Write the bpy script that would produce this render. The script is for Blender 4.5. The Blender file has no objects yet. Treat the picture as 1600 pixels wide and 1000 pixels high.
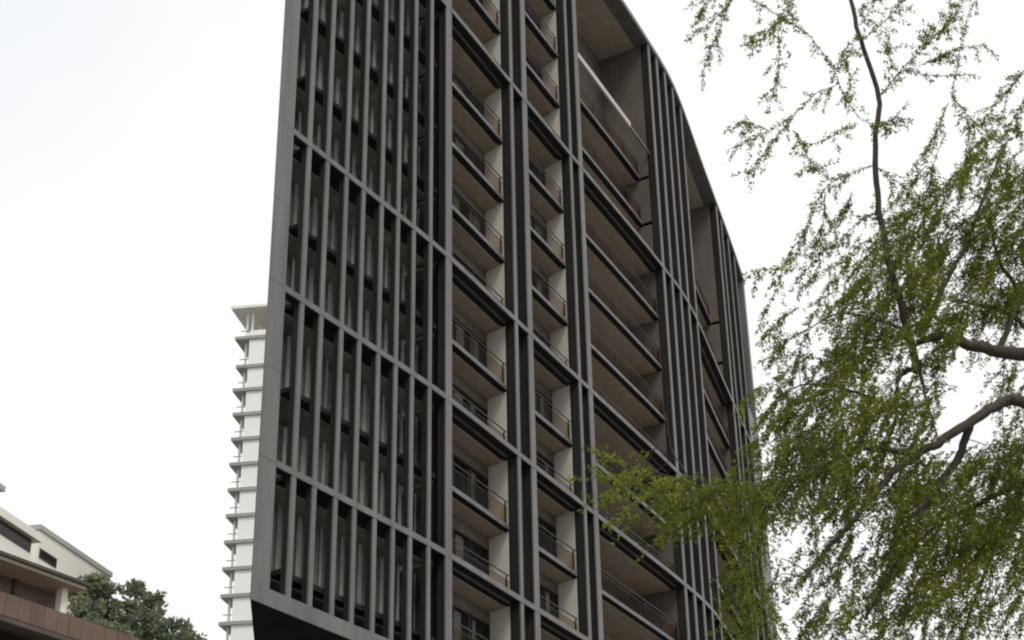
import bpy, math, random
import numpy as np
from mathutils import Matrix, Vector

random.seed(7); rng = np.random.default_rng(7)
sc = bpy.context.scene
C = sc.collection

# ------------------------------------------------------------------ camera
FPX, PITCH = 2501.0, math.atan(1277 / 2501)
CAMZ = 1.6
_u = np.array([-95.0, -4900.0]); _u /= np.linalg.norm(_u)
_r = np.array([-_u[1], _u[0]])
X = np.array([1.0, 0, 0]); F = np.array([0, math.cos(PITCH), math.sin(PITCH)]); U = np.array([0, -math.sin(PITCH), math.cos(PITCH)])
cam_d = bpy.data.cameras.new('camera'); cam = bpy.data.objects.new('camera', cam_d); C.objects.link(cam)
right = X * _r[0] + U * _u[0]; up = -(X * _r[1] + U * _u[1])
M = Matrix((tuple(right) + (0,), tuple(up) + (0,), tuple(-F) + (0,), (0, 0, 0, 1))).transposed()
cam.matrix_world = Matrix.Translation((0, 0, CAMZ)) @ M
cam_d.sensor_width = 36; cam_d.lens = FPX / 1600 * 36
cam_d.clip_start = 0.1; cam_d.clip_end = 5000
sc.camera = cam

# ------------------------------------------------------------------ light: overcast sky, weak broad sun
SUN_AZ, SUN_EL = 150.0, 50.0
w = bpy.data.worlds.new('World'); sc.world = w; w.use_nodes = True
nt = w.node_tree; nt.nodes.clear()
N = nt.nodes.new; L = nt.links.new
out = N('ShaderNodeOutputWorld'); bg = N('ShaderNodeBackground')
sky = N('ShaderNodeTexSky'); sky.sky_type = 'NISHITA'; sky.sun_disc = False
sky.sun_elevation = math.radians(SUN_EL); sky.sun_rotation = math.radians(SUN_AZ)
tc = N('ShaderNodeTexCoord'); nz = N('ShaderNodeTexNoise'); nz.inputs['Scale'].default_value = 1.5; nz.inputs['Detail'].default_value = 5
ramp = N('ShaderNodeValToRGB')
ramp.color_ramp.elements[0].position = 0.34; ramp.color_ramp.elements[0].color = (0.80, 0.845, 0.90, 1)
ramp.color_ramp.elements[1].position = 0.60; ramp.color_ramp.elements[1].color = (1.0, 0.995, 0.985, 1)
mul = N('ShaderNodeVectorMath'); mul.operation = 'SCALE'; mul.inputs['Scale'].default_value = 7.8
mix = N('ShaderNodeMix'); mix.data_type = 'RGBA'; mix.inputs['Factor'].default_value = 0.94
L(tc.outputs['Generated'], nz.inputs['Vector']); L(nz.outputs['Fac'], ramp.inputs['Fac']); L(ramp.outputs['Color'], mul.inputs[0])
L(sky.outputs['Color'], mix.inputs['A']); L(mul.outputs['Vector'], mix.inputs['B']); L(mix.outputs['Result'], bg.inputs['Color'])
bg.inputs['Strength'].default_value = 0.1
L(bg.outputs['Background'], out.inputs['Surface'])
sd = bpy.data.lights.new('sun', 'SUN'); sd.energy = 1.3; sd.angle = math.radians(20); sd.color = (1, 0.97, 0.93)
so = bpy.data.objects.new('sun', sd); C.objects.link(so)
a, e = math.radians(SUN_AZ), math.radians(SUN_EL)
so.rotation_euler = Vector((math.sin(a) * math.cos(e), math.cos(a) * math.cos(e), math.sin(e))).to_track_quat('Z', 'Y').to_euler()
so.location = (60, -20, 90)
sc.view_settings.view_transform = 'Standard'; sc.view_settings.look = 'None'
sc.view_settings.exposure = 0.45; sc.view_settings.gamma = 1; sc.view_settings.use_curve_mapping = False
sc.cycles.filter_width = 2.1

# ------------------------------------------------------------------ helpers
def ray(x, y):
    v = np.array([x - 800.0, y - 500.0]); a = v @ _r / FPX; b = v @ _u / FPX
    return X * a + F + U * b
def at(x, y, d):
    """point seen at photograph position x, y at a horizontal distance d from the camera"""
    q = ray(x, y); return q * (d / math.hypot(q[0], q[1])) + np.array([0, 0, CAMZ])
def azim(x, y):
    q = ray(x, y); return math.atan2(q[0], q[1])
def proj(p):
    p = p - np.array([0, 0, CAMZ]); dep = p @ F
    a = (p @ X) / dep * FPX; b = (p @ U) / dep * FPX
    v = a[..., None] * _r + b[..., None] * _u if np.ndim(a) else a * _r + b * _u
    return v + np.array([800.0, 500.0])

def mesh_obj(name, verts, faces, mat, parent=None, smooth=False):
    me = bpy.data.meshes.new(name); me.from_pydata([tuple(map(float, v)) for v in verts], [], faces)
    if smooth: me.polygons.foreach_set('use_smooth', [True] * len(me.polygons))
    me.materials.append(mat); me.update()
    o = bpy.data.objects.new(name, me); C.objects.link(o)
    if parent is not None: o.parent = parent
    return o
def quads_obj(name, V, mat, parent=None):
    """V: (n,4,3) array of quads, one mesh"""
    n = len(V); me = bpy.data.meshes.new(name)
    me.vertices.add(n * 4); me.vertices.foreach_set('co', V.astype(np.float32).ravel())
    me.loops.add(n * 4); me.loops.foreach_set('vertex_index', np.arange(n * 4, dtype=np.int32))
    me.polygons.add(n); me.polygons.foreach_set('loop_start', np.arange(0, n * 4, 4, dtype=np.int32))
    me.update(calc_edges=True); me.materials.append(mat)
    o = bpy.data.objects.new(name, me); C.objects.link(o)
    if parent is not None: o.parent = parent
    return o
def thing(name, label, cat, group=None):
    o = bpy.data.objects.new(name, None); C.objects.link(o); o.empty_display_size = 0.5
    tag(o, label, cat, group); return o
def tag(o, label, cat, group=None):
    o['label'] = label; o['category'] = cat
    if group: o['group'] = group
    return o

class MB:
    def __init__(s): s.v = []; s.f = []
    def hexa(s, p):   # 8 points: bottom ring 0-3, top ring 4-7
        b = len(s.v); s.v += [tuple(map(float, q)) for q in p]
        s.f += [[b + i for i in q] for q in ((3, 2, 1, 0), (4, 5, 6, 7), (0, 1, 5, 4), (1, 2, 6, 5), (2, 3, 7, 6), (3, 0, 4, 7))]
        return s
    def prism(s, poly, z0, z1):
        b = len(s.v); n = len(poly)
        ar = sum(poly[i][0] * poly[(i + 1) % n][1] - poly[(i + 1) % n][0] * poly[i][1] for i in range(n))
        if ar < 0: poly = poly[::-1]
        s.v += [(float(p[0]), float(p[1]), z0) for p in poly] + [(float(p[0]), float(p[1]), z1) for p in poly]
        s.f += [[b + i for i in range(n)][::-1], [b + n + i for i in range(n)]]
        s.f += [[b + i, b + (i + 1) % n, b + n + (i + 1) % n, b + n + i] for i in range(n)]
        return s
    def build(s, name, mat, parent=None, smooth=False): return mesh_obj(name, s.v, s.f, mat, parent, smooth)

# ------------------------------------------------------------------ materials
def material(name, col, rough=0.6, var=0.12, scale=1.0, stretch=(1, 1, 1), metal=0, bump=0.0, spec=0.5, col2=None, detail=6):
    m = bpy.data.materials.new(name); m.use_nodes = True; t = m.node_tree
    b = t.nodes['Principled BSDF']; b.inputs['Roughness'].default_value = rough; b.inputs['Metallic'].default_value = metal
    b.inputs['Specular IOR Level'].default_value = spec
    co = t.nodes.new('ShaderNodeNewGeometry'); mp = t.nodes.new('ShaderNodeMapping'); mp.inputs['Scale'].default_value = stretch
    n = t.nodes.new('ShaderNodeTexNoise'); n.inputs['Scale'].default_value = scale; n.inputs['Detail'].default_value = detail; n.inputs['Roughness'].default_value = 0.65
    r = t.nodes.new('ShaderNodeValToRGB'); c2 = col2 or tuple(c * (1 + var) for c in col)
    c1 = tuple(c * (1 - var) for c in col)
    r.color_ramp.elements[0].position = 0.3; r.color_ramp.elements[1].position = 0.7
    r.color_ramp.elements[0].color = c1 + (1,); r.color_ramp.elements[1].color = tuple(min(1, c) for c in c2) + (1,)
    t.links.new(co.outputs['Position'], mp.inputs['Vector']); t.links.new(mp.outputs['Vector'], n.inputs['Vector'])
    t.links.new(n.outputs['Fac'], r.inputs['Fac']); t.links.new(r.outputs['Color'], b.inputs['Base Color'])
    if bump:
        bp = t.nodes.new('ShaderNodeBump'); bp.inputs['Strength'].default_value = bump; bp.inputs['Distance'].default_value = 0.03
        t.links.new(n.outputs['Fac'], bp.inputs['Height']); t.links.new(bp.outputs['Normal'], b.inputs['Normal'])
    return m
def glass(name, col, keep=0.5, rough=0.05):
    m = bpy.data.materials.new(name); m.use_nodes = True; t = m.node_tree
    b = t.nodes['Principled BSDF']; b.inputs['Base Color'].default_value = col + (1,); b.inputs['Roughness'].default_value = rough
    tr = t.nodes.new('ShaderNodeBsdfTransparent'); mx = t.nodes.new('ShaderNodeMixShader'); mx.inputs[0].default_value = keep
    o = t.nodes['Material Output']
    t.links.new(tr.outputs[0], mx.inputs[1]); t.links.new(b.outputs[0], mx.inputs[2]); t.links.new(mx.outputs[0], o.inputs['Surface'])
    return m
def clear_glass(name, tint, gloss=0.05):
    m = bpy.data.materials.new(name); m.use_nodes = True; t = m.node_tree; t.nodes.remove(t.nodes['Principled BSDF'])
    tr = t.nodes.new('ShaderNodeBsdfTransparent'); tr.inputs['Color'].default_value = tint + (1,)
    gl = t.nodes.new('ShaderNodeBsdfGlossy'); gl.inputs['Roughness'].default_value = 0.08
    mx = t.nodes.new('ShaderNodeMixShader'); mx.inputs[0].default_value = gloss
    t.links.new(tr.outputs[0], mx.inputs[1]); t.links.new(gl.outputs[0], mx.inputs[2]); t.links.new(mx.outputs[0], t.nodes['Material Output'].inputs['Surface'])
    return m
def leafmat(name, ca, cb, transl=0.35, tint=(1.1, 1.05, 1)):
    m = bpy.data.materials.new(name); m.use_nodes = True; t = m.node_tree; t.nodes.remove(t.nodes['Principled BSDF'])
    g = t.nodes.new('ShaderNodeNewGeometry'); r = t.nodes.new('ShaderNodeValToRGB')
    r.color_ramp.elements[0].color = ca + (1,); r.color_ramp.elements[1].color = cb + (1,)
    t.links.new(g.outputs['Random Per Island'], r.inputs['Fac'])
    d = t.nodes.new('ShaderNodeBsdfDiffuse'); tl = t.nodes.new('ShaderNodeBsdfTranslucent'); mx = t.nodes.new('ShaderNodeMixShader'); mx.inputs[0].default_value = transl
    # whole sprays differ a little in age: some yellower, some duller
    n = t.nodes.new('ShaderNodeTexNoise'); n.inputs['Scale'].default_value = 1.6; n.inputs['Detail'].default_value = 2; t.links.new(g.outputs['Position'], n.inputs['Vector'])
    r2 = t.nodes.new('ShaderNodeValToRGB'); r2.color_ramp.elements[0].position = .35; r2.color_ramp.elements[1].position = .65
    r2.color_ramp.elements[0].color = (.72, .78, .9, 1); r2.color_ramp.elements[1].color = tint + (1,)
    t.links.new(n.outputs['Fac'], r2.inputs['Fac'])
    mm = t.nodes.new('ShaderNodeMix'); mm.data_type = 'RGBA'; mm.blend_type = 'MULTIPLY'; mm.inputs['Factor'].default_value = 1
    t.links.new(r.outputs['Color'], mm.inputs['A']); t.links.new(r2.outputs['Color'], mm.inputs['B'])
    t.links.new(mm.outputs['Result'], d.inputs['Color']); t.links.new(mm.outputs['Result'], tl.inputs['Color'])
    t.links.new(d.outputs[0], mx.inputs[1]); t.links.new(tl.outputs[0], mx.inputs[2]); t.links.new(mx.outputs[0], t.nodes['Material Output'].inputs['Surface'])
    return m

MT = dict(
    paint=material('charcoal paint', (0.118, 0.114, 0.108), 0.5, 0.32, 1.6, (1, 1, 0.10)),
    frame=material('frame paint', (0.125, 0.12, 0.112), 0.5, 0.28, 1.1, (1, 1, 0.15)),
    dark_and_shade=material('dark charcoal and painted shade', (0.032, 0.031, 0.03), 0.9, 0.2, 1.3, (1, 1, 0.2), spec=0.0),  # shade put into the colour of sides and undersides; also plain dark walls
    soffit=material('timber soffit', (0.36, 0.305, 0.25), 0.7, 0.18, 2.5, (1, 1, 1)),
    brownwall=material('brown wall', (0.125, 0.105, 0.086), 0.75, 0.2, 1.2, (1, 1, 0.4)),
    white=material('white render', (0.88, 0.84, 0.74), 0.8, 0.06, 0.8, (1, 1, 0.3)),
    parapet=material('white parapet', (0.45, 0.44, 0.41), 0.7, 0.08, 0.9),
    screenwall=material('screen wall', (0.22, 0.215, 0.20), 0.8, 0.5, 0.9, (1, 1, .4)),
    rail=material('rail', (0.02, 0.016, 0.014), 0.5, 0.1, 3),
    blade=material('pale panel', (0.18, 0.18, 0.165), 0.5, 0.4, 1.3, (1, 1, 0.5)),
    curtain=material('curtain', (0.66, 0.66, 0.62), 0.9, 0.14, 3, (4, 4, 0.1)),
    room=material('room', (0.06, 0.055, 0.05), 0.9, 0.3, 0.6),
    glass=glass('window glass', (0.012, 0.014, 0.014), 0.3),
    rglass=clear_glass('rail glass', (0.80, 0.75, 0.71), 0.008),
    ground=material('ground', (0.21, 0.205, 0.18), 0.95, 0.35, 0.06, detail=8),
    twhite=material('tower render', (0.80, 0.79, 0.75), 0.8, 0.03, 0.2),
    tgrey=material('tower slab', (0.30, 0.295, 0.28), 0.8, 0.1, 0.4),
    bred=material('red tile band', (0.125, 0.08, 0.06), 0.8, 0.3, 1.6, (1, 1, 0.5), bump=0.3),
    bbrown=material('brown brick', (0.13, 0.095, 0.075), 0.85, 0.28, 1.8, (1, 1, 2.5), bump=0.3),
    bsoff=material('painted eave', (0.40, 0.35, 0.29), 0.8, 0.12, 1.0),
    bdark=material('roof edge', (0.07, 0.055, 0.048), 0.8, 0.3, 2.0),
    bwhite=material('cream render', (0.74, 0.72, 0.64), 0.85, 0.07, 0.5),
    bgrey=material('grey roof', (0.40, 0.39, 0.37), 0.8, 0.1, 0.5),
    bark=material('bark', (0.06, 0.05, 0.038), 0.95, 0.4, 14, (1, 1, 0.4), bump=0.5),
    leaf=leafmat('leaf', (0.085, 0.11, 0.022), (0.29, 0.335, 0.065), 0.45, (1.25, 1.12, .9)),
    leaf2=leafmat('dark leaf', (0.13, 0.15, 0.085), (0.34, 0.37, 0.24), 0.4),
)

# ------------------------------------------------------------------ ground
g = mesh_obj('ground', [(-1500, -1500, 0), (1500, -1500, 0), (1500, 1500, 0), (-1500, 1500, 0)], [[0, 1, 2, 3]], MT['ground']); g['kind'] = 'structure'

# ------------------------------------------------------------------ main tower: plan curve
PL = np.array([(-8.16, 47.15), (-5.25, 52.4), (-2.65, 57.15), (0.45, 63.8), (3.65, 70.6), (6.2, 76.0), (8.6, 81.2), (10.95, 86.9), (13.9, 97.0), (16.9, 107.2), (18.85, 114.2)])
def _curve():
    P = np.vstack([2 * PL[0] - PL[1], PL, 2 * PL[-1] - PL[-2]]); o = []
    for i in range(1, len(P) - 2):
        for t in np.linspace(0, 1, 24, endpoint=False):
            p0, p1, p2, p3 = P[i - 1:i + 3]
            o.append(0.5 * (2 * p1 + (p2 - p0) * t + (2 * p0 - 5 * p1 + 4 * p2 - p3) * t * t + (3 * p1 - p0 - 3 * p2 + p3) * t ** 3))
    o.append(PL[-1]); o = np.array(o)
    for _ in range(12): o[1:-1] = 0.25 * o[:-2] + 0.5 * o[1:-1] + 0.25 * o[2:]
    return o
CV = _curve(); SL = np.concatenate([[0], np.cumsum(np.linalg.norm(np.diff(CV, axis=0), axis=1))]); SMAX = SL[-1]
TG = np.gradient(CV, SL, axis=0); TG /= np.linalg.norm(TG, axis=1)[:, None]
def pos(s, o):
    p = np.array([np.interp(s, SL, CV[:, 0]), np.interp(s, SL, CV[:, 1])]); t = np.array([np.interp(s, SL, TG[:, 0]), np.interp(s, SL, TG[:, 1])]); t /= np.linalg.norm(t)
    return p + o * np.array([t[1], -t[0]])
def s_at(az, o=0.0):
    lo, hi = 0.0, SMAX
    for _ in range(40):
        m = 0.5 * (lo + hi); p = pos(m, o)
        if math.atan2(p[0], p[1]) < az: lo = m
        else: hi = m
    return 0.5 * (lo + hi)
def sweep(mb, s0, s1, o0, o1, z0, z1, step=1.6, de=0.0):
    """bar that follows the curved front between s0 and s1, between offsets o0 (outer) and o1 (inner); de shifts the inner end along s"""
    n = max(1, int(math.ceil((s1 - s0) / step))); S = np.linspace(s0, s1, n + 1)
    O = [pos(s, o0) for s in S]; I = [pos(s0 + (s1 + de - s0) * k / n if de else S[k], o1) for k in range(n + 1)]
    b = len(mb.v)
    for k in range(n + 1):
        for q, z in ((O[k], z0), (O[k], z1), (I[k], z1), (I[k], z0)): mb.v.append((float(q[0]), float(q[1]), z))
    for k in range(n):
        for j in range(4):
            mb.f.append([b + 4 * k + j, b + 4 * k + 4 + j, b + 4 * k + 4 + (j + 1) % 4, b + 4 * k + (j + 1) % 4][::-1])
    mb.f.append([b + j for j in range(4)]); mb.f.append([b + 4 * n + j for j in range(4)][::-1])
    return mb

FH = 3.2
def zf(k): return 21.1 + FH * k
ZROOF = zf(13); ZBOT = 16.35
tower = thing('apartment_tower', 'tall dark charcoal apartment tower with curved front of fins, frames and stacked balconies', 'tower')
def part(name, mat, *sw, parent=None, **kw):
    mb = MB(); sweep(mb, *sw, **kw); return mb.build(name, mat, parent or tower)

# frame positions along the curve, read off the vertical members
sF = [s_at(azim(x, 500)) for x in (472, 503, 535, 563.5, 593.5, 620.5, 646, 673)]
s700 = s_at(azim(702, 500)); sFrame = s_at(azim(443.5, 500))
sT1a, sT1b = s_at(azim(809.5, 600)), s_at(azim(831.5, 600))
sT2a, sT2b = s_at(azim(907, 600)), s_at(azim(923, 600))
sCl = [s_at(azim(x, 600)) for x in (1050, 1062.5, 1075, 1086.5, 1098)]
sR1, sR2 = s_at(azim(1144, 600)), s_at(azim(1160, 600))
DF = 0.42   # depth of the outer screen
BOTF = ZBOT + 0.55

# outer frame: left post, bottom rail, roof edge, bands
fp = part('frame_post', MT['frame'], .1, sFrame, 0.0, -.05, ZBOT, ZBOT + 4.74)
for k in range(0, 13): part('frame_panel', MT['frame'], .1, sFrame, 0.0, -.05, zf(k) + .005, zf(k + 1) - .007, parent=fp)
part('shade_web', MT['dark_and_shade'], .78, sFrame - .06, -.051, -DF, ZBOT + .02, ZROOF + .28, parent=fp)
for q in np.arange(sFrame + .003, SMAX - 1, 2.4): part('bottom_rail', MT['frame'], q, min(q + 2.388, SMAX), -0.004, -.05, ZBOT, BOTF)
part('shade_web', MT['dark_and_shade'], sFrame + .003, SMAX, -0.056, -DF, ZBOT + .19, BOTF - .03)
part('roof_edge', MT['paint'], sFrame + .003, SMAX, 0.06, -0.9, ZROOF, ZROOF + 0.32)
for k in (0, 2, 4, 8):
    tb = part('transom', MT['paint'], sFrame + .004, SMAX - .3, 0.004, -.06, zf(k) - .12, zf(k) + .11)
    part('shade_web', MT['dark_and_shade'], sFrame + .006, SMAX - .31, -.061, -DF, zf(k) - .09, zf(k) + .08, parent=tb)  # underside shade of the band painted in as near-black

def fin(s, wd, z0=BOTF, z1=ZROOF, o0=-0.01, dep=DF, mat='paint'):
    f = part('fin', MT[mat], s - wd / 2, s + wd / 2, o0, o0 - .07, z0 - .02, z1 + .02)      # front flange
    part('shade_web', MT['dark_and_shade'], s - wd * .36, s + wd * .36, o0 - .071, -dep, z0 - .02, z1 + .02, parent=f)   # box behind it, side shade put into its dark colour
    return f
for s in sF: fin(s, 0.24, dep=0.30)
fin(s700, 0.50)
for s0, s1 in ((sT1a, sT1b), (sT2a, sT2b)): fin(s0, 0.30); fin(s1, 0.50)
for s in sCl: fin(s, 0.36)
fin(sR1, 0.5)
for q in np.linspace(sR1 + 2.0, SMAX - 5.2, 3): fin(q, 0.34)
part('end_panel', MT['paint'], sR2 + 2.6, SMAX, -0.01, -DF, BOTF - .02, zf(9))
part('end_panel', MT['paint'], SMAX - 1.0, SMAX, -0.01, -DF, zf(9) + .01, ZROOF + .02)

# zones between the members: (start, end, depth of the balcony, kind)
zones = [
    ('screen', sFrame + .1, s700 - .25, 2.3),
    ('bay', s700 + .25, sT1a - .15, 1.62),
    ('slot', sT1a - .15, sT1b + .25, 0.95),
    ('bay', sT1b + .25, sT2a - .15, 1.62),
    ('slot', sT2a - .15, sT2b + .25, 0.95),
    ('terrace', sT2b + .25, sCl[0] - .18, 3.4),
    ('slot', sCl[0] - .18, sCl[-1] + .18, 0.95),
    ('terrace', sCl[-1] + .18, sR1 - .25, 3.0),
    ('slot', sR1 - .25, SMAX - .3, 0.95),
]
OL = -0.46   # front of the floor edges
for zi, (kind, a0, a1, D) in enumerate(zones):
    if kind == 'slot':
        part('slot_shade_panel', MT['dark_and_shade'], a0 + .01, a1 - .01, -0.44, -0.50, ZBOT + .1, ZROOF - .01)  # dark sheet closing the slot, slot shade put into its colour
    for k in range(-1, 13):
        z = zf(k); top = min(zf(k + 1), ZROOF) - .23
        if kind == 'slot':
            continue
        o_e = OL
        if kind == 'terrace':
            if k > 10: continue
            if k > 8: o_e = -1.05
        # ledge (steel floor edge) and slab with soffit
        a0_ = max(a0, 2.0) if kind == 'screen' else a0
        lg_ = part('ledge', MT['dark_and_shade' if kind == 'screen' else 'paint'], a0_ + .005, a1 - .005, o_e, o_e - .05, z - .17, z + .02)
        part('ledge_soffit', MT['dark_and_shade'], a0_ + .006, a1 - .006, o_e - .051, o_e - (.46 if kind == 'screen' else .36), z - .15, z + .01, parent=lg_)  # strip under the ledge, near-black colour stands for its shade
        if kind == 'screen':
            poly = [tuple(pos(q, o_e - .462)) for q in np.linspace(1.75, a1 - .005, 9)] + [tuple(pos(q, -D + .004)) for q in np.linspace(a1 - .005, 3.4, 9)]
            MB().prism(poly, z - .22, z).build('floor_slab', MT['screenwall'], tower)
        else: part('floor_slab', MT['soffit'], a0 + .005, a1 - .005 + (2.0 if kind == 'bay' else 1.2), o_e - .362, -D - .9, z - .22, z)
        zt = ZROOF if (kind == 'terrace' and k == 10) else zf(k + 1) - .23
        if kind == 'screen':
            continue
        # glass balustrade
        zr = z + 1.08
        part_r = part('railing', MT['rail'], a0 + .01, a1 - .01, o_e - .06, o_e - .10, zr - .04, zr)
        part('rail_bar', MT['rail'], a0 + .012, a1 - .012, o_e - .065, o_e - .085, z + .80, z + .82, parent=part_r)
        part('glass_pane', MT['rglass'], a0 + .02, a1 - .02, o_e - .075, o_e - .088, z + .08, z + .79, parent=part_r)
        for q in np.linspace(a0 + .15, a1 - .15, max(2, int((a1 - a0) / 2.2) + 1)):
            part('post', MT['rail'], q - .02, q + .02, o_e - .10, o_e - .15, z + .0, zr - .05, parent=part_r)
        # far side wall, splayed
        mb = MB(); de = 0.4 if kind == 'bay' else 0.3
        mat = MT['white'] if kind == 'bay' else MT['brownwall']
        p = [pos(a1 + .01, -0.52), pos(a1 + .16, -0.52), pos(a1 + .16 + de, -D), pos(a1 + .01 + de, -D)]
        mb.prism(p, z + .003, zt); mb.build('side_wall', mat, tower)
        # near side wall
        part('side_wall', MT['dark_and_shade'], a0 - .13, a0 - .01, -0.5, -D, z + .003, zt)
        # back wall with glazed doors
        if kind == 'bay':
            part('lintel', MT['brownwall'], a0 - .1, a1 + de, -D, -D - .12, z + 2.45, zt)
            win = part('window', MT['rail'], a0 - .1, a1 + de, -D + .01, -D - .05, z + 2.37, z + 2.449)
            nb = 4; S = np.linspace(a0, a1 + de - .05, nb + 1)
            for j in range(nb + 1): part('mullion', MT['rail'], S[j] - .04, S[j] + .04, -D + .008, -D - .048, z + .004, z + 2.368, parent=win)
            for j in range(nb):
                part('pane', MT['glass'], S[j] + .042, S[j + 1] - .042, -D - .015, -D - .03, z + .006, z + 2.366, parent=win)
                if random.random() < (.35 + .16 * j):
                    wd = (S[j + 1] - S[j]) * random.uniform(.3, .8); s0 = S[j] + .05 + random.uniform(0, (S[j + 1] - S[j]) - wd - .1) * .9
                    part('curtain', MT['curtain'], s0, s0 + wd, -D - .16, -D - .20, z + .03, z + 2.36, parent=win)
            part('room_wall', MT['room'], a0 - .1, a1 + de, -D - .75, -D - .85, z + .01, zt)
        else:
            part('back_wall', MT['brownwall'], a0 - .1, a1 + de, -D, -D - .12, z + .003, zt)
            win = part('window', MT['rail'], a0 + .4, a1 + de - .4, -D + .03, -D - .02, z + 2.2, z + 2.28)
            nb = 5; S = np.linspace(a0 + .4, a1 + de - .4, nb + 1)
            for j in range(nb): part('pane', MT['glass'], S[j] + .03, S[j + 1] - .03, -D + .025, -D + .01, z + .05, z + 2.19, parent=win)

# white upstand of the open roof terrace
a0, a1 = zones[5][1], zones[5][2]
part('parapet', MT['parapet'], a0 + .02, a0 + (a1 - a0) * .72, -0.30, -0.42, zf(10) + 1.38, zf(10) + 1.72)
part('parapet', MT['paint'], a0 + (a1 - a0) * .72 + .005, a1 - .02, -0.31, -0.41, zf(10) + 1.36, zf(10) + 1.5)

# inner pale panels and dark wall behind the screen of fins
kind, a0, a1, D = zones[0]
edges = [443.5, 472, 503, 535, 563.5, 593.5, 620.5, 646, 673]
for j, x in enumerate(edges):
    sh = 12.0 - 0.6 * j if j else 9.0
    sb = s_at(azim(x + sh, 500), -1.55)
    for k in range(-1, 13):
        for q, wq in ((sb + random.uniform(-.06, .06), random.uniform(.07, .14)), (sb + random.uniform(.34, .5), random.uniform(.03, .06))):
            part('screen_panel', MT['blade'], q - wq, q + wq, -1.52, -1.58, zf(k) + .03, zf(k) + random.choice((2.7, 2.75, 2.8, 2.45)))
for k in range(-1, 13):
    part('back_wall', MT['screenwall'], 3.4, a1 - .01, -D, -D - .12, zf(k), zf(k + 1) - .001)

# roof, back body and undercroft (wedge plan)
front = [pos(s, -0.905) for s in np.linspace(1.3, SMAX, 26)]
backline = [(7.0, 121.0), (-8.0, 112.0), (-13.6, 92.0), (-11.6, 74.0), (-9.5, 58.0)]
MB().prism([tuple(p) for p in front] + backline, ZROOF - .05, ZROOF + .3).build('roof', MT['soffit'], tower)
bl = [tuple(pos(1.3, -0.95))] + backline[::-1] + [tuple(pos(SMAX, -0.95))]
mb = MB()
for i in range(len(bl) - 1):
    p, q = np.array(bl[i]), np.array(bl[i + 1]); d = (q - p) / np.linalg.norm(q - p); n = np.array([-d[1], d[0]]) * -.3
    mb.prism([tuple(p), tuple(q), tuple(q + n), tuple(p + n)], ZBOT + .2, ZROOF - .06)
mb.build('rear_wall', MT['dark_and_shade'], tower)
MB().prism([tuple(pos(s, -0.055)) for s in np.linspace(.12, SMAX, 26)] + backline, ZBOT + .03, ZBOT + .18).build('underside', MT['dark_and_shade'], tower)
MB().prism([tuple(pos(s, -3.2)) for s in np.linspace(5, SMAX - 3, 22)] + [(6, 118), (-7, 110), (-12, 92), (-10.3, 74)], 0, ZBOT + .04).build('base', MT['dark_and_shade'], tower)

# ------------------------------------------------------------------ white tower far behind
D0 = 175.0
wt = thing('white_tower', 'white high-rise with projecting grey floor edges, seen behind the left edge of the dark tower', 'tower')
A0 = math.radians(-10.86); c0 = D0 * np.array([math.sin(A0), math.cos(A0)])
fx = np.array([math.sin(math.radians(98)), math.cos(math.radians(98))]); fy = np.array([math.sin(math.radians(9)), math.cos(math.radians(9))])
def wp(u, v): return c0 + fx * u + fy * v
def wbox(name, mat, u0, u1, v0, v1, z0, z1, parent=None):
    return MB().prism([tuple(wp(u0, v0)), tuple(wp(u1, v0)), tuple(wp(u1, v1)), tuple(wp(u0, v1))], z0, z1).build(name, mat, parent or wt)
tans = [.5141, .4921, .4704, .4530] + [.4530 - .01795 * i for i in range(1, 26)]
zs = [t * D0 + CAMZ for t in tans if t * D0 > 1]
for i, z in enumerate(zs):
    if i == 0: wbox('roof', MT['bwhite'], -1.0, 22, -.2, 18, z, z + .35); continue
    dl = -.35 if i == 1 else (-.2 if i == 3 else 0.0)
    wbox('floor_edge', MT['tgrey'], dl, 22, 0, 18, z - .28, z + .12)
    zt = zs[i - 1] - .281 if i > 1 else zs[0] - .001
    if i > 1:
        wbox('wall', MT['twhite'], 1.4, 21, .25, 17, z + .121, zt)
    else:
        wbox('wall', MT['twhite'], 2.6, 20, 3.0, 16, z + .121, zt)
        for uu in (1.2, 9.0): wbox('post', MT['twhite'], uu, uu + .25, 1.2, 1.45, z + .121, zt)
        wbox('parapet', MT['twhite'], .9, 20, .4, .55, z + .122, z + 1.0)
    wbox('column', MT['twhite'], .55, .78, 1.2, 1.5, z + .122, zt - .002)
    wbox('rail', MT['tgrey'], .3, 1.39, .3, .38, z + .9, z + 1.0)
    wbox('recess_wall', MT['twhite'], 1.0, 1.399, 4.2, 4.5, z + .121, zt)

# ------------------------------------------------------------------ brown house at lower left
bh = thing('brown_house', 'low brown brick house with deep pale eaves and red tiled ledge at lower left', 'house')
e0 = at(0, 863, 35.28); e1 = at(136, 913, 37.15); hd = (e1 - e0)[:2]; hd /= np.linalg.norm(hd); hn = np.array([hd[1], -hd[0]])
HZ = e0[2]; Lh = np.linalg.norm((e1 - e0)[:2])
def hp(u, v): return e0[:2] + hd * u + hn * v
def hbox(name, mat, u0, u1, v0, v1, z0, z1, parent=None):
    return MB().prism([tuple(hp(u0, v0)), tuple(hp(u1, v0)), tuple(hp(u1, v1)), tuple(hp(u0, v1))], z0, z1).build(name, mat, parent or bh)
rf = hbox('roof', MT['bsoff'], -9, Lh, 0, -9, HZ - .14, HZ - .06)
hbox('roof_edge', MT['bdark'], -9.1, Lh + .08, .08, -9.1, HZ - .058, HZ + .015, rf)
mb = MB(); P = [hp(-9, -.2), hp(Lh - .1, -.2), hp(Lh - .1, -8.8), hp(-9, -8.8)]; R0, R1 = hp(-9, -4.5), hp(Lh - 4, -4.5)
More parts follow.
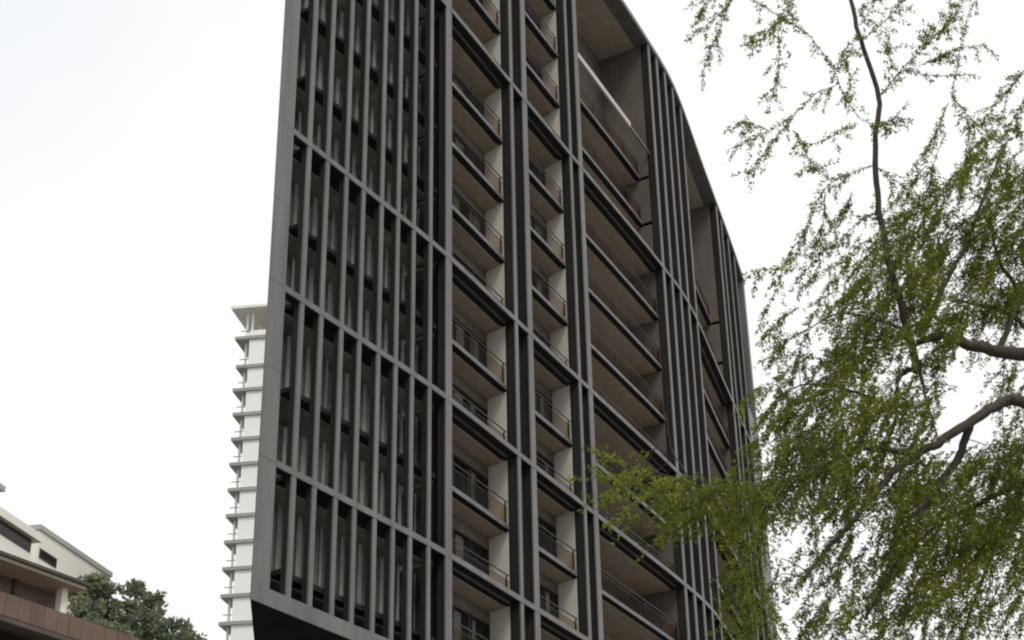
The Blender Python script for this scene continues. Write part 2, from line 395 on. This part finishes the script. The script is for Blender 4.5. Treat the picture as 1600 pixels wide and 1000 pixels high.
mb.v = [(*map(float, q), HZ + .016) for q in P] + [(*map(float, R0), HZ + 1.0), (*map(float, R1), HZ + 1.0)]
mb.f = [[0, 1, 5, 4], [1, 2, 5], [2, 3, 4, 5], [3, 0, 4], [3, 2, 1, 0]]
mb.build('roof_slope', MT['bdark'], rf)
hbox('wall', MT['bbrown'], -9, Lh - .12, -.8, -8.5, HZ - 1.75, HZ - .141)
wn = hbox('window', MT['bdark'], -1.5, .5, -.76, -.85, HZ - 1.15, HZ - .5)
hbox('pane', MT['glass'], -1.4, .4, -.75, -.755, HZ - 1.08, HZ - .56, wn)
hbox('downpipe', MT['bdark'], 1.2, 1.28, -.71, -.79, HZ - 1.6, HZ - .142)
hbox('column', MT['bwhite'], Lh - .45, Lh - .27, -.3, -.48, HZ - 1.6, HZ - .141)
z2 = at(0, 930, 33.16)[2]
lg = hbox('ledge', MT['bred'], -9, 13, 1.75, -.94, z2 - .45, z2)
hbox('ledge_edge', MT['bdark'], -9, 13.05, 1.80, 1.3, z2 - .55, z2 - .452, lg)
for i in range(60): hbox('tile', MT['bred'], -8.95 + i * .365, -8.95 + i * .365 + .352, 1.775 + .012 * random.random(), 1.751, z2 - .43, z2 + .03, lg)
hbox('loggia_wall', MT['bdark'], -9, 11, -.2, -8.5, 0, z2 - .63)
for i in range(16): hbox('baluster', MT['bwhite'] if i % 2 else MT['bsoff'], -5 + i * .42, -5 + i * .42 + .16, 1.25, 1.05, z2 - 1.9, z2 - .95)
hbox('balcony_rail', MT['bbrown'], -9, 11, 1.32, .98, z2 - .949, z2 - .86)
hbox('balcony', MT['bbrown'], -9, 11, 1.4, -.19, z2 - 2.3, z2 - 1.91)

# ------------------------------------------------------------------ cream block behind it
cb = thing('cream_house', 'cream rendered block with flat parapet and small slit window behind the brown house', 'house')
k0 = at(63, 820, 46); k1 = at(173, 895, 50.0); CZ = k0[2]; cd = (k1 - k0)[:2]; cl = np.linalg.norm(cd); cd /= cl; cn = np.array([cd[1], -cd[0]])
def cp(u, v): return k0[:2] + cd * u + cn * v
def cbox(name, mat, u0, u1, v0, v1, z0, z1, parent=None):
    return MB().prism([tuple(cp(u0, v0)), tuple(cp(u1, v0)), tuple(cp(u1, v1)), tuple(cp(u0, v1))], z0, z1).build(name, mat, parent or cb)
cbox('wall', MT['bwhite'], 0, cl, 0, -5, 0, CZ - .15)
cbox('parapet', MT['bgrey'], -.05, cl + .05, .05, -5, CZ - .149, CZ)
cw = cbox('window', MT['bdark'], .12, 1.15, .02, -.1, CZ - .95, CZ - .66); cbox('pane', MT['glass'], .16, 1.11, .03, .022, CZ - .91, CZ - .70, cw)
cr = thing('stepped_house', 'pale stepped house with long dark strip window at far left edge', 'house')
q0 = at(47, 858, 43)
def rbox(name, mat, u0, u1, v0, v1, z0, z1, parent=None):
    def rp(u, v): return q0[:2] + cd * u + cn * v
    return MB().prism([tuple(rp(u0, v0)), tuple(rp(u1, v0)), tuple(rp(u1, v1)), tuple(rp(u0, v1))], z0, z1).build(name, mat, parent or cr)
zt = q0[2]
rbox('wall', MT['bwhite'], -9, .1, 0, -3.0, 0, zt - .1)
rw = rbox('window', MT['bdark'], -6, 0, .02, -.1, zt - .099, zt + .25); rbox('pane', MT['glass'], -5.9, -.06, .03, .022, zt - .06, zt + .21, rw)
rbox('core', MT['bwhite'], -9, .08, -.11, -3.0, zt - .099, zt + .251)
rbox('roof', MT['bwhite'], -9, .25, .18, -3.2, zt + .252, zt + .47)
rbox('upper_wall', MT['bwhite'], -9, -1.9, -.5, -3.0, zt + .471, zt + .75)
rbox('upper_roof', MT['bgrey'], -9, -1.75, .1, -3.2, zt + .98, zt + 1.12)
rbox('post', MT['bwhite'], -2.6, -2.4, -.6, -.8, zt + .751, zt + .979)

# ------------------------------------------------------------------ vegetation helpers
def tube(mb, pts, rad, sides=7):
    pts = np.asarray(pts, float); n = len(pts); b = len(mb.v)
    for i in range(n):
        t = pts[min(i + 1, n - 1)] - pts[max(i - 1, 0)]; t /= (np.linalg.norm(t) + 1e-9)
        u = np.cross(t, (0.3, 0.2, 1.0)); u /= (np.linalg.norm(u) + 1e-9); v = np.cross(t, u)
        for j in range(sides):
            a = 2 * math.pi * j / sides; mb.v.append(tuple(pts[i] + rad[i] * (math.cos(a) * u + math.sin(a) * v)))
    for i in range(n - 1):
        for j in range(sides): mb.f.append([b + i * sides + j, b + i * sides + (j + 1) % sides, b + (i + 1) * sides + (j + 1) % sides, b + (i + 1) * sides + j])
def smooth_line(P, n=6):
    P = np.asarray(P, float)
    if len(P) < 3: return np.array([P[0] + (P[-1] - P[0]) * t for t in np.linspace(0, 1, n + 1)])
    Q = np.vstack([2 * P[0] - P[1], P, 2 * P[-1] - P[-2]]); o = []
    for i in range(1, len(Q) - 2):
        for t in np.linspace(0, 1, n, endpoint=False):
            p0, p1, p2, p3 = Q[i - 1:i + 3]
            o.append(0.5 * (2 * p1 + (p2 - p0) * t + (2 * p0 - 5 * p1 + 4 * p2 - p3) * t * t + (3 * p1 - p0 - 3 * p2 + p3) * t ** 3))
    o.append(P[-1]); return np.array(o)
def leaf_quads(base, axis, length, width, jit=0.6):
    n = len(base); axis = axis / (np.linalg.norm(axis, axis=1)[:, None] + 1e-9)
    rd = rng.normal(size=(n, 3)); rd[:, 2] *= .6
    side = np.cross(axis, rd); side /= (np.linalg.norm(side, axis=1)[:, None] + 1e-9)
    l = length[:, None]; w_ = width[:, None]
    return np.stack([base, base + axis * l * .45 + side * w_ * .5, base + axis * l, base + axis * l * .45 - side * w_ * .5], axis=1)

# ------------------------------------------------------------------ far trees at lower left
def far_tree(label, x, y, d, blobs, base_x):
    t = thing('broadleaf_tree', label, 'tree', 'trees behind the brown house')
    top = at(x, y, d); mb = MB(); b0 = np.array([at(base_x, 1000, d)[0], at(base_x, 1000, d)[1], 0.0])
    fork = b0 + np.array([0, 0, top[2] * .6])
    tube(mb, smooth_line([b0, b0 * .5 + fork * .5 + np.array([.3, 0, 0]), fork]), np.linspace(.42, .26, 13), 8)
    Vq = []
    for (bx, by, rx, ry) in blobs:
        c = at(bx, by, d + random.uniform(-2, 2)); sc_ = d / FPX
        tube(mb, smooth_line([fork, (fork + c) / 2 + np.array([0, 0, -.5]), c]), np.linspace(.2, .05, 13), 6)
        n = int(1500 * (rx * ry) / 900); sub = rng.normal(size=(26, 3)); sub /= np.linalg.norm(sub, axis=1)[:, None]
        cen = c + sub * rng.uniform(.3, 1.0, (26, 1)) * np.array([rx, rx, ry]) * sc_
        pick = rng.integers(0, 26, n); v = rng.normal(size=(n, 3)); v /= np.linalg.norm(v, axis=1)[:, None]
        pt = cen[pick] + v * rng.uniform(.3, 1, (n, 1)) * np.array([.26 * rx, .26 * rx, .2 * ry]) * sc_
        ax = v + rng.normal(size=(n, 3)) * .6
        Vq.append(leaf_quads(pt, ax, rng.uniform(.08, .17, n), rng.uniform(.05, .10, n)))
    mb.build('trunk', MT['bark'], t, True); quads_obj('crown', np.concatenate(Vq), MT['leaf2'], t)
    return t
far_tree('dark green tree nearest the brown house eaves at lower left', 150, 905, 43.5, [(128, 928, 22, 16), (145, 908, 22, 12), (150, 925, 36, 20), (135, 950, 30, 22), (180, 960, 40, 26), (165, 990, 45, 25), (120, 985, 30, 25)], 150)
far_tree('dark green tree with sloping crown left of the white high-rise', 215, 910, 48, [(212, 922, 26, 14), (240, 942, 26, 18), (225, 975, 40, 26), (262, 985, 34, 24), (290, 1004, 30, 20), (205, 1000, 40, 25)], 240)

# ------------------------------------------------------------------ feathery tree in the right foreground
tr = thing('feathery_tree', 'feathery green tree with fine drooping leaf sprays filling the right side', 'tree')
wood = MB(); NODES = []
def branch(pp, r0, r1, nn=6, jit=0.004):
    P = smooth_line([at(x, y, d) for x, y, d in pp], nn)
    P[1:-1] += rng.normal(size=P[1:-1].shape) * jit
    tube(wood, P, np.linspace(r0, r1, len(P)), 8); NODES.extend(P); return P
base = np.array([6.6, 12.3, 0.0]); fork = np.array([6.3, 12.0, 4.6])
# trunk and main limbs come in from beyond the right edge
P = smooth_line([base, base + np.array([-.15, -.05, 2.2]), fork], 6); tube(wood, P, np.linspace(.24, .17, len(P)), 12)
l1 = at(1600, 555, 12.6); l2 = at(1600, 628, 12.2)
P = smooth_line([fork, at(1760, 640, 12.7), at(1680, 585, 12.7), l1, at(1530, 543, 12.6), at(1475, 525, 12.5), at(1435, 535, 12.4)], 7); P[1:] += rng.normal(size=P[1:].shape) * .006
tube(wood, P, np.concatenate([np.linspace(.12, .06, 22), np.linspace(.058, .026, len(P) - 22)]), 10); NODES.extend(P[18:])
P = smooth_line([fork, at(1740, 720, 12.3), at(1665, 650, 12.2), l2, at(1568, 628, 12.2), at(1530, 650, 12.1), at(1470, 690, 12.0), at(1435, 709, 12.0), at(1390, 744, 11.9), at(1339, 808, 11.8), at(1304, 846, 11.8), at(1256, 904, 11.7)], 6); P[1:] += rng.normal(size=P[1:].shape) * .006
tube(wood, P, np.concatenate([np.linspace(.11, .05, 19), np.linspace(.048, .010, len(P) - 19)]), 10); NODES.extend(P[15:])
main = branch([(1432, 580, 12.4), (1425, 540, 12.4), (1400, 450, 12.3), (1385, 390, 12.3), (1371, 300, 12.2), (1368, 215, 12.2), (1373, 152, 12.2), (1345, 62, 12.1), (1330, 0, 12.1), (1322, -60, 12.1)], .034, .016)
branch([(1432, 575, 12.4), (1405, 590, 12.4), (1398, 655, 12.3), (1380, 720, 12.2)], .022, .012)
branch([(1437, 565, 12.4), (1442, 604, 12.4), (1464, 680, 12.3)], .018, .008)
branch([(1448, 505, 12.5), (1480, 438, 12.6), (1510, 380, 12.8), (1540, 300, 12.9), (1570, 230, 13)], .024, .008)
branch([(1560, 550, 12.6), (1590, 463, 12.9), (1566, 418, 13), (1553, 380, 13.1), (1545, 310, 13.2)], .026, .01)
branch([(1496, 470, 12.7), (1544, 479, 12.8), (1579, 492, 12.9), (1620, 530, 12.8)], .012, .022)
branch([(1515, 660, 12.1), (1499, 712, 12.2), (1458, 770, 12.2), (1438, 802, 12.2), (1426, 840, 12.2), (1390, 898, 12.2), (1352, 968, 12.2)], .034, .012)
branch([(1650, 730, 12.6), (1600, 754, 12.6), (1531, 786, 12.6), (1464, 821, 12.7), (1400, 880, 12.7)], .03, .01)
branch([(1600, 754, 12.6), (1560, 840, 12.8), (1530, 920, 12.9), (1500, 1000, 13)], .024, .01)
branch([(1435, 709, 12.0), (1360, 700, 11.9), (1300, 720, 11.7), (1220, 752, 11.5), (1150, 768, 11.3), (1085, 758, 11.2), (1025, 738, 11.1), (975, 722, 11.1)], .022, .004)
branch([(1150, 768, 11.3), (1060, 768, 11.2), (990, 776, 11.2), (925, 797, 11.2)], .008, .003)
branch([(1085, 758, 11.2), (1052, 705, 11.2), (1040, 645, 11.2)], .006, .003)
branch([(1220, 752, 11.5), (1180, 830, 11.5), (1165, 910, 11.6), (1180, 1010, 11.6)], .012, .006)
branch([(1400, 640, 12.3), (1330, 610, 12.2), (1260, 600, 12.0), (1215, 620, 11.9)], .014, .004)
branch([(1425, 520, 12.4), (1370, 500, 12.3), (1310, 490, 12.1), (1255, 520, 12)], .014, .004)
NODES = np.array(NODES)

LV = []; AX = []; LL = []; LW = []
def leaves_on(P, step=.021, ln=(.016, .042), wd=(.007, .016), skip=0.1, pinn=.0):
    seg = np.linalg.norm(np.diff(P, axis=0), axis=1); s = np.concatenate([[0], np.cumsum(seg)])
    n = max(2, int(s[-1] / step)); q = np.sort(rng.uniform(0.02, 1, n)) * s[-1]
    pt = np.stack([np.interp(q, s, P[:, i]) for i in range(3)], 1)
    i = np.clip(np.searchsorted(s, q) - 1, 0, len(seg) - 1); tg = (P[i + 1] - P[i]) / (seg[i][:, None] + 1e-9)
    for sg in (-1, 1):
        keep = rng.random(n) > skip
        rd = rng.normal(size=(n, 3)) * np.array([1, 1, .5]); sd_ = np.cross(tg, rd); sd_ /= (np.linalg.norm(sd_, axis=1)[:, None] + 1e-9)
        ax = tg * .6 + sd_ * .9 * sg + np.array([0, 0, -.2])
        LV.append((pt + rng.normal(size=(n, 3)) * .006)[keep]); AX.append(ax[keep]); LL.append(rng.uniform(*ln, n)[keep]); LW.append(rng.uniform(*wd, n)[keep])
def spray(p0, dirn, length, nsub=4, dens=1.0, stem=.0032):
    """a drooping twig with side leaves, each carrying many small leaflets"""
    dirn = dirn / np.linalg.norm(dirn); q = []
    p = np.array(p0, float); d_ = dirn.copy(); n = 7
    for i in range(n + 1):
        q.append(p.copy()); d_ = d_ + np.array([0, 0, -.10]) + rng.normal(size=3) * .10; d_ /= np.linalg.norm(d_); p = p + d_ * length / n
    q = np.array(q); tube(wood, q, np.linspace(stem, .0012, len(q)), 4); leaves_on(q, .015 / dens)
    for j in range(nsub):
        k = rng.integers(1, n); dd = d_ * .5 + (q[k] - q[k - 1]) / (length / n) * .6 + rng.normal(size=3) * .38; dd /= np.linalg.norm(dd)
        l2_ = length * rng.uniform(.2, .45); r_ = np.array([q[k] + dd * l2_ * t + np.array([0, 0, -.12 * l2_ * t * t]) for t in np.linspace(0, 1, 4)])
        leaves_on(r_, .0115 / dens)
def strand(pp, d=12.1, dens=1.0, side=3, r=.004):
    P = smooth_line([at(x, y, d + (dd if False else 0)) for x, y in pp for dd in (0,)], 6)
    P += np.cumsum(rng.normal(size=P.shape) * .004, axis=0); tube(wood, P, np.linspace(r, .0015, len(P)), 5); leaves_on(P, .013 / dens)
    for _ in range(side):
        k = rng.integers(1, len(P) - 1); dd = (P[k] - P[k - 1]); dd /= np.linalg.norm(dd) + 1e-9; dd = dd + rng.normal(size=3) * .6 + np.array([-.1, 0, -.35]); dd /= np.linalg.norm(dd)
        l_ = rng.uniform(.08, .24); leaves_on(np.array([P[k] + dd * l_ * t - np.array([0, 0, .2 * l_ * t * t]) for t in np.linspace(0, 1, 4)]), .011 / dens)
S = [
    [(1150, -20), (1128, 38), (1112, 80), (1101, 122)], [(1150, -10), (1118, 25), (1082, 46)], [(1140, -15), (1105, 5), (1092, 30)],
    [(1242, -15), (1222, 22), (1195, 55), (1168, 76)], [(1155, -15), (1195, 12), (1225, 35), (1262, 62), (1290, 100), (1308, 140), (1322, 172), (1342, 192), (1368, 204)],
    [(1235, 20), (1205, 45), (1180, 60)], [(1217, 45), (1216, 100), (1206, 155)], [(1260, 55), (1236, 30), (1228, -10)],
    [(1305, 135), (1268, 152), (1236, 185), (1188, 212), (1130, 243)], [(1232, 190), (1200, 232), (1168, 272)], [(1238, 205), (1262, 226), (1302, 214), (1332, 196)],
    [(1200, 205), (1180, 196), (1165, 192)], [(1300, 130), (1318, 80), (1340, 60)], [(1322, 170), (1330, 130), (1322, 90)],
    [(1375, 150), (1402, 115), (1428, 88), (1462, 52), (1502, 12)], [(1350, 60), (1382, 30), (1412, -5)], [(1345, 40), (1365, 10), (1370, -10)],
    [(1374, 148), (1410, 112), (1452, 120), (1490, 118), (1500, 60), (1532, -5)], [(1492, 118), (1490, 152), (1510, 190), (1516, 255)], [(1405, 112), (1392, 90), (1388, 75)],
    [(1482, 160), (1452, 218), (1414, 276)], [(1478, 205), (1460, 250), (1448, 300)], [(1600, 108), (1575, 140), (1545, 172)], [(1605, 145), (1585, 180), (1568, 215)],
    [(1460, 55), (1478, 40), (1490, 8)], [(1440, 100), (1468, 90), (1500, 75), (1540, 70)], [(1510, 200), (1545, 190), (1560, 180)], [(1440, 80), (1448, 50)],
    [(1366, 258), (1332, 270), (1300, 286), (1276, 320), (1262, 368), (1240, 405)], [(1300, 285), (1285, 270), (1273, 252)], [(1372, 262), (1410, 290), (1432, 320), (1460, 330)],
    [(1275, 318), (1250, 370), (1228, 400), (1205, 460), (1183, 492)], [(1240, 420), (1210, 422), (1182, 424)], [(1290, 300), (1285, 350), (1262, 400)],
    [(1380, 330), (1345, 345), (1310, 375), (1280, 410), (1262, 445)], [(1385, 365), (1345, 385), (1320, 420), (1290, 455)], [(1392, 420), (1350, 440), (1310, 480), (1270, 500)],
    [(1330, 555), (1290, 566), (1240, 560), (1188, 566)], [(1215, 620), (1200, 640), (1186, 660)], [(1255, 520), (1230, 530), (1205, 560)],
    [(1250, 480), (1222, 500), (1210, 530)], [(1330, 300), (1320, 330), (1300, 355)], [(1370, 190), (1385, 190), (1400, 180)],
]
for q in S: strand(q, 12.0 + random.uniform(-.25, .25), 1.1, 14)
# crown sprays: (x, y, rx, ry, n, depth, spread)
CL = [(1545, 265, 65, 45, 34, 12.9), (1475, 355, 85, 45, 44, 12.7), (1565, 400, 60, 80, 44, 12.9), (1405, 420, 70, 55, 44, 12.3), (1310, 430, 50, 50, 16, 12.1),
      (1420, 500, 100, 35, 44, 12.4), (1320, 545, 85, 40, 30, 12.1), (1300, 640, 95, 40, 46, 12.0), (1390, 640, 70, 45, 30, 12.2), (1250, 710, 85, 40, 44, 11.6),
      (1350, 735, 110, 50, 64, 11.9), (1540, 770, 90, 60, 70, 12.6), (1430, 790, 80, 55, 52, 12.2), (1270, 775, 80, 35, 30, 11.7), (1300, 865, 70, 40, 30, 11.8),
      (1420, 890, 90, 55, 56, 12.3), (1550, 850, 80, 50, 64, 12.8), (1500, 955, 110, 45, 40, 12.8), (1340, 965, 110, 35, 36, 12.3), (1160, 890, 40, 90, 22, 11.6),
      (1140, 775, 75, 35, 46, 11.3), (1010, 740, 50, 25, 16, 11.2), (1560, 595, 55, 30, 14, 13.1), (1570, 700, 50, 25, 22, 12.6), (1500, 480, 60, 25, 16, 13.0), (1590, 470, 30, 40, 12, 13.1), (1450, 570, 40, 25, 9, 12.9), (1590, 330, 30, 60, 22, 12.9), (1440, 300, 50, 40, 8, 12.4), (1230, 600, 45, 35, 10, 12.0), (1185, 960, 30, 50, 12, 11.7)]
GAPS = [(1388, 580, 24, 36), (1500, 600, 50, 35), (1490, 655, 28, 22), (1235, 832, 38, 42), (1345, 832, 28, 34), (1203, 706, 22, 18), (1213, 900, 18, 24), (1325, 908, 34, 24), (1548, 888, 38, 20), (1510, 690, 30, 14), (1440, 985, 40, 20), (1270, 945, 30, 16)]
for (cx, cy, rx, ry, n, d) in CL:
    k = 0; n = int(n * (0.86 if cy < 640 else (0.68 if cx < 1240 else 0.82)))
    while k < n:
        rr = math.sqrt(random.random()); aa = random.uniform(0, 2 * math.pi); x, y = cx + rx * rr * math.cos(aa), cy + ry * rr * math.sin(aa); k += 1
        if any(((x - gx) / (gr * 1.15)) ** 2 + ((y - gy) / (gh * 1.15)) ** 2 < 1 for gx, gy, gr, gh in GAPS): continue
        p = at(x, y, d + (random.uniform(-.5, 1.6) if cy > 640 and cx > 1240 else random.uniform(-.5, .5)))
        dirn = np.array([-.72, rng.normal() * .3, -.5]) + rng.normal(size=3) * .27
        if cx < 1230 and cy > 850: dirn = np.array([-.2, rng.normal() * .3, -.9]) + rng.normal(size=3) * .25
        elif cx < 1180: dirn = np.array([-.9, rng.normal() * .3, .05]) + rng.normal(size=3) * .35
        ln = random.uniform(.35, .8); dirn /= np.linalg.norm(dirn); p = p - dirn * ln * .5
        spray(p, dirn, ln, 7)
        nb_ = NODES[np.argmin(((NODES - p) ** 2).sum(1))]; dist = np.linalg.norm(nb_ - p)
        if dist < .3: tube(wood, smooth_line([nb_, (nb_ + p) / 2 + np.array([0, 0, .08 * dist]), p], 4), np.linspace(.0045, .003, 9), 5)
wood.build('trunk', MT['bark'], tr, True)
quads_obj('crown', leaf_quads(np.concatenate(LV), np.concatenate(AX), np.concatenate(LL), np.concatenate(LW)), MT['leaf'], tr)
print('leaves', sum(map(len, LV)))
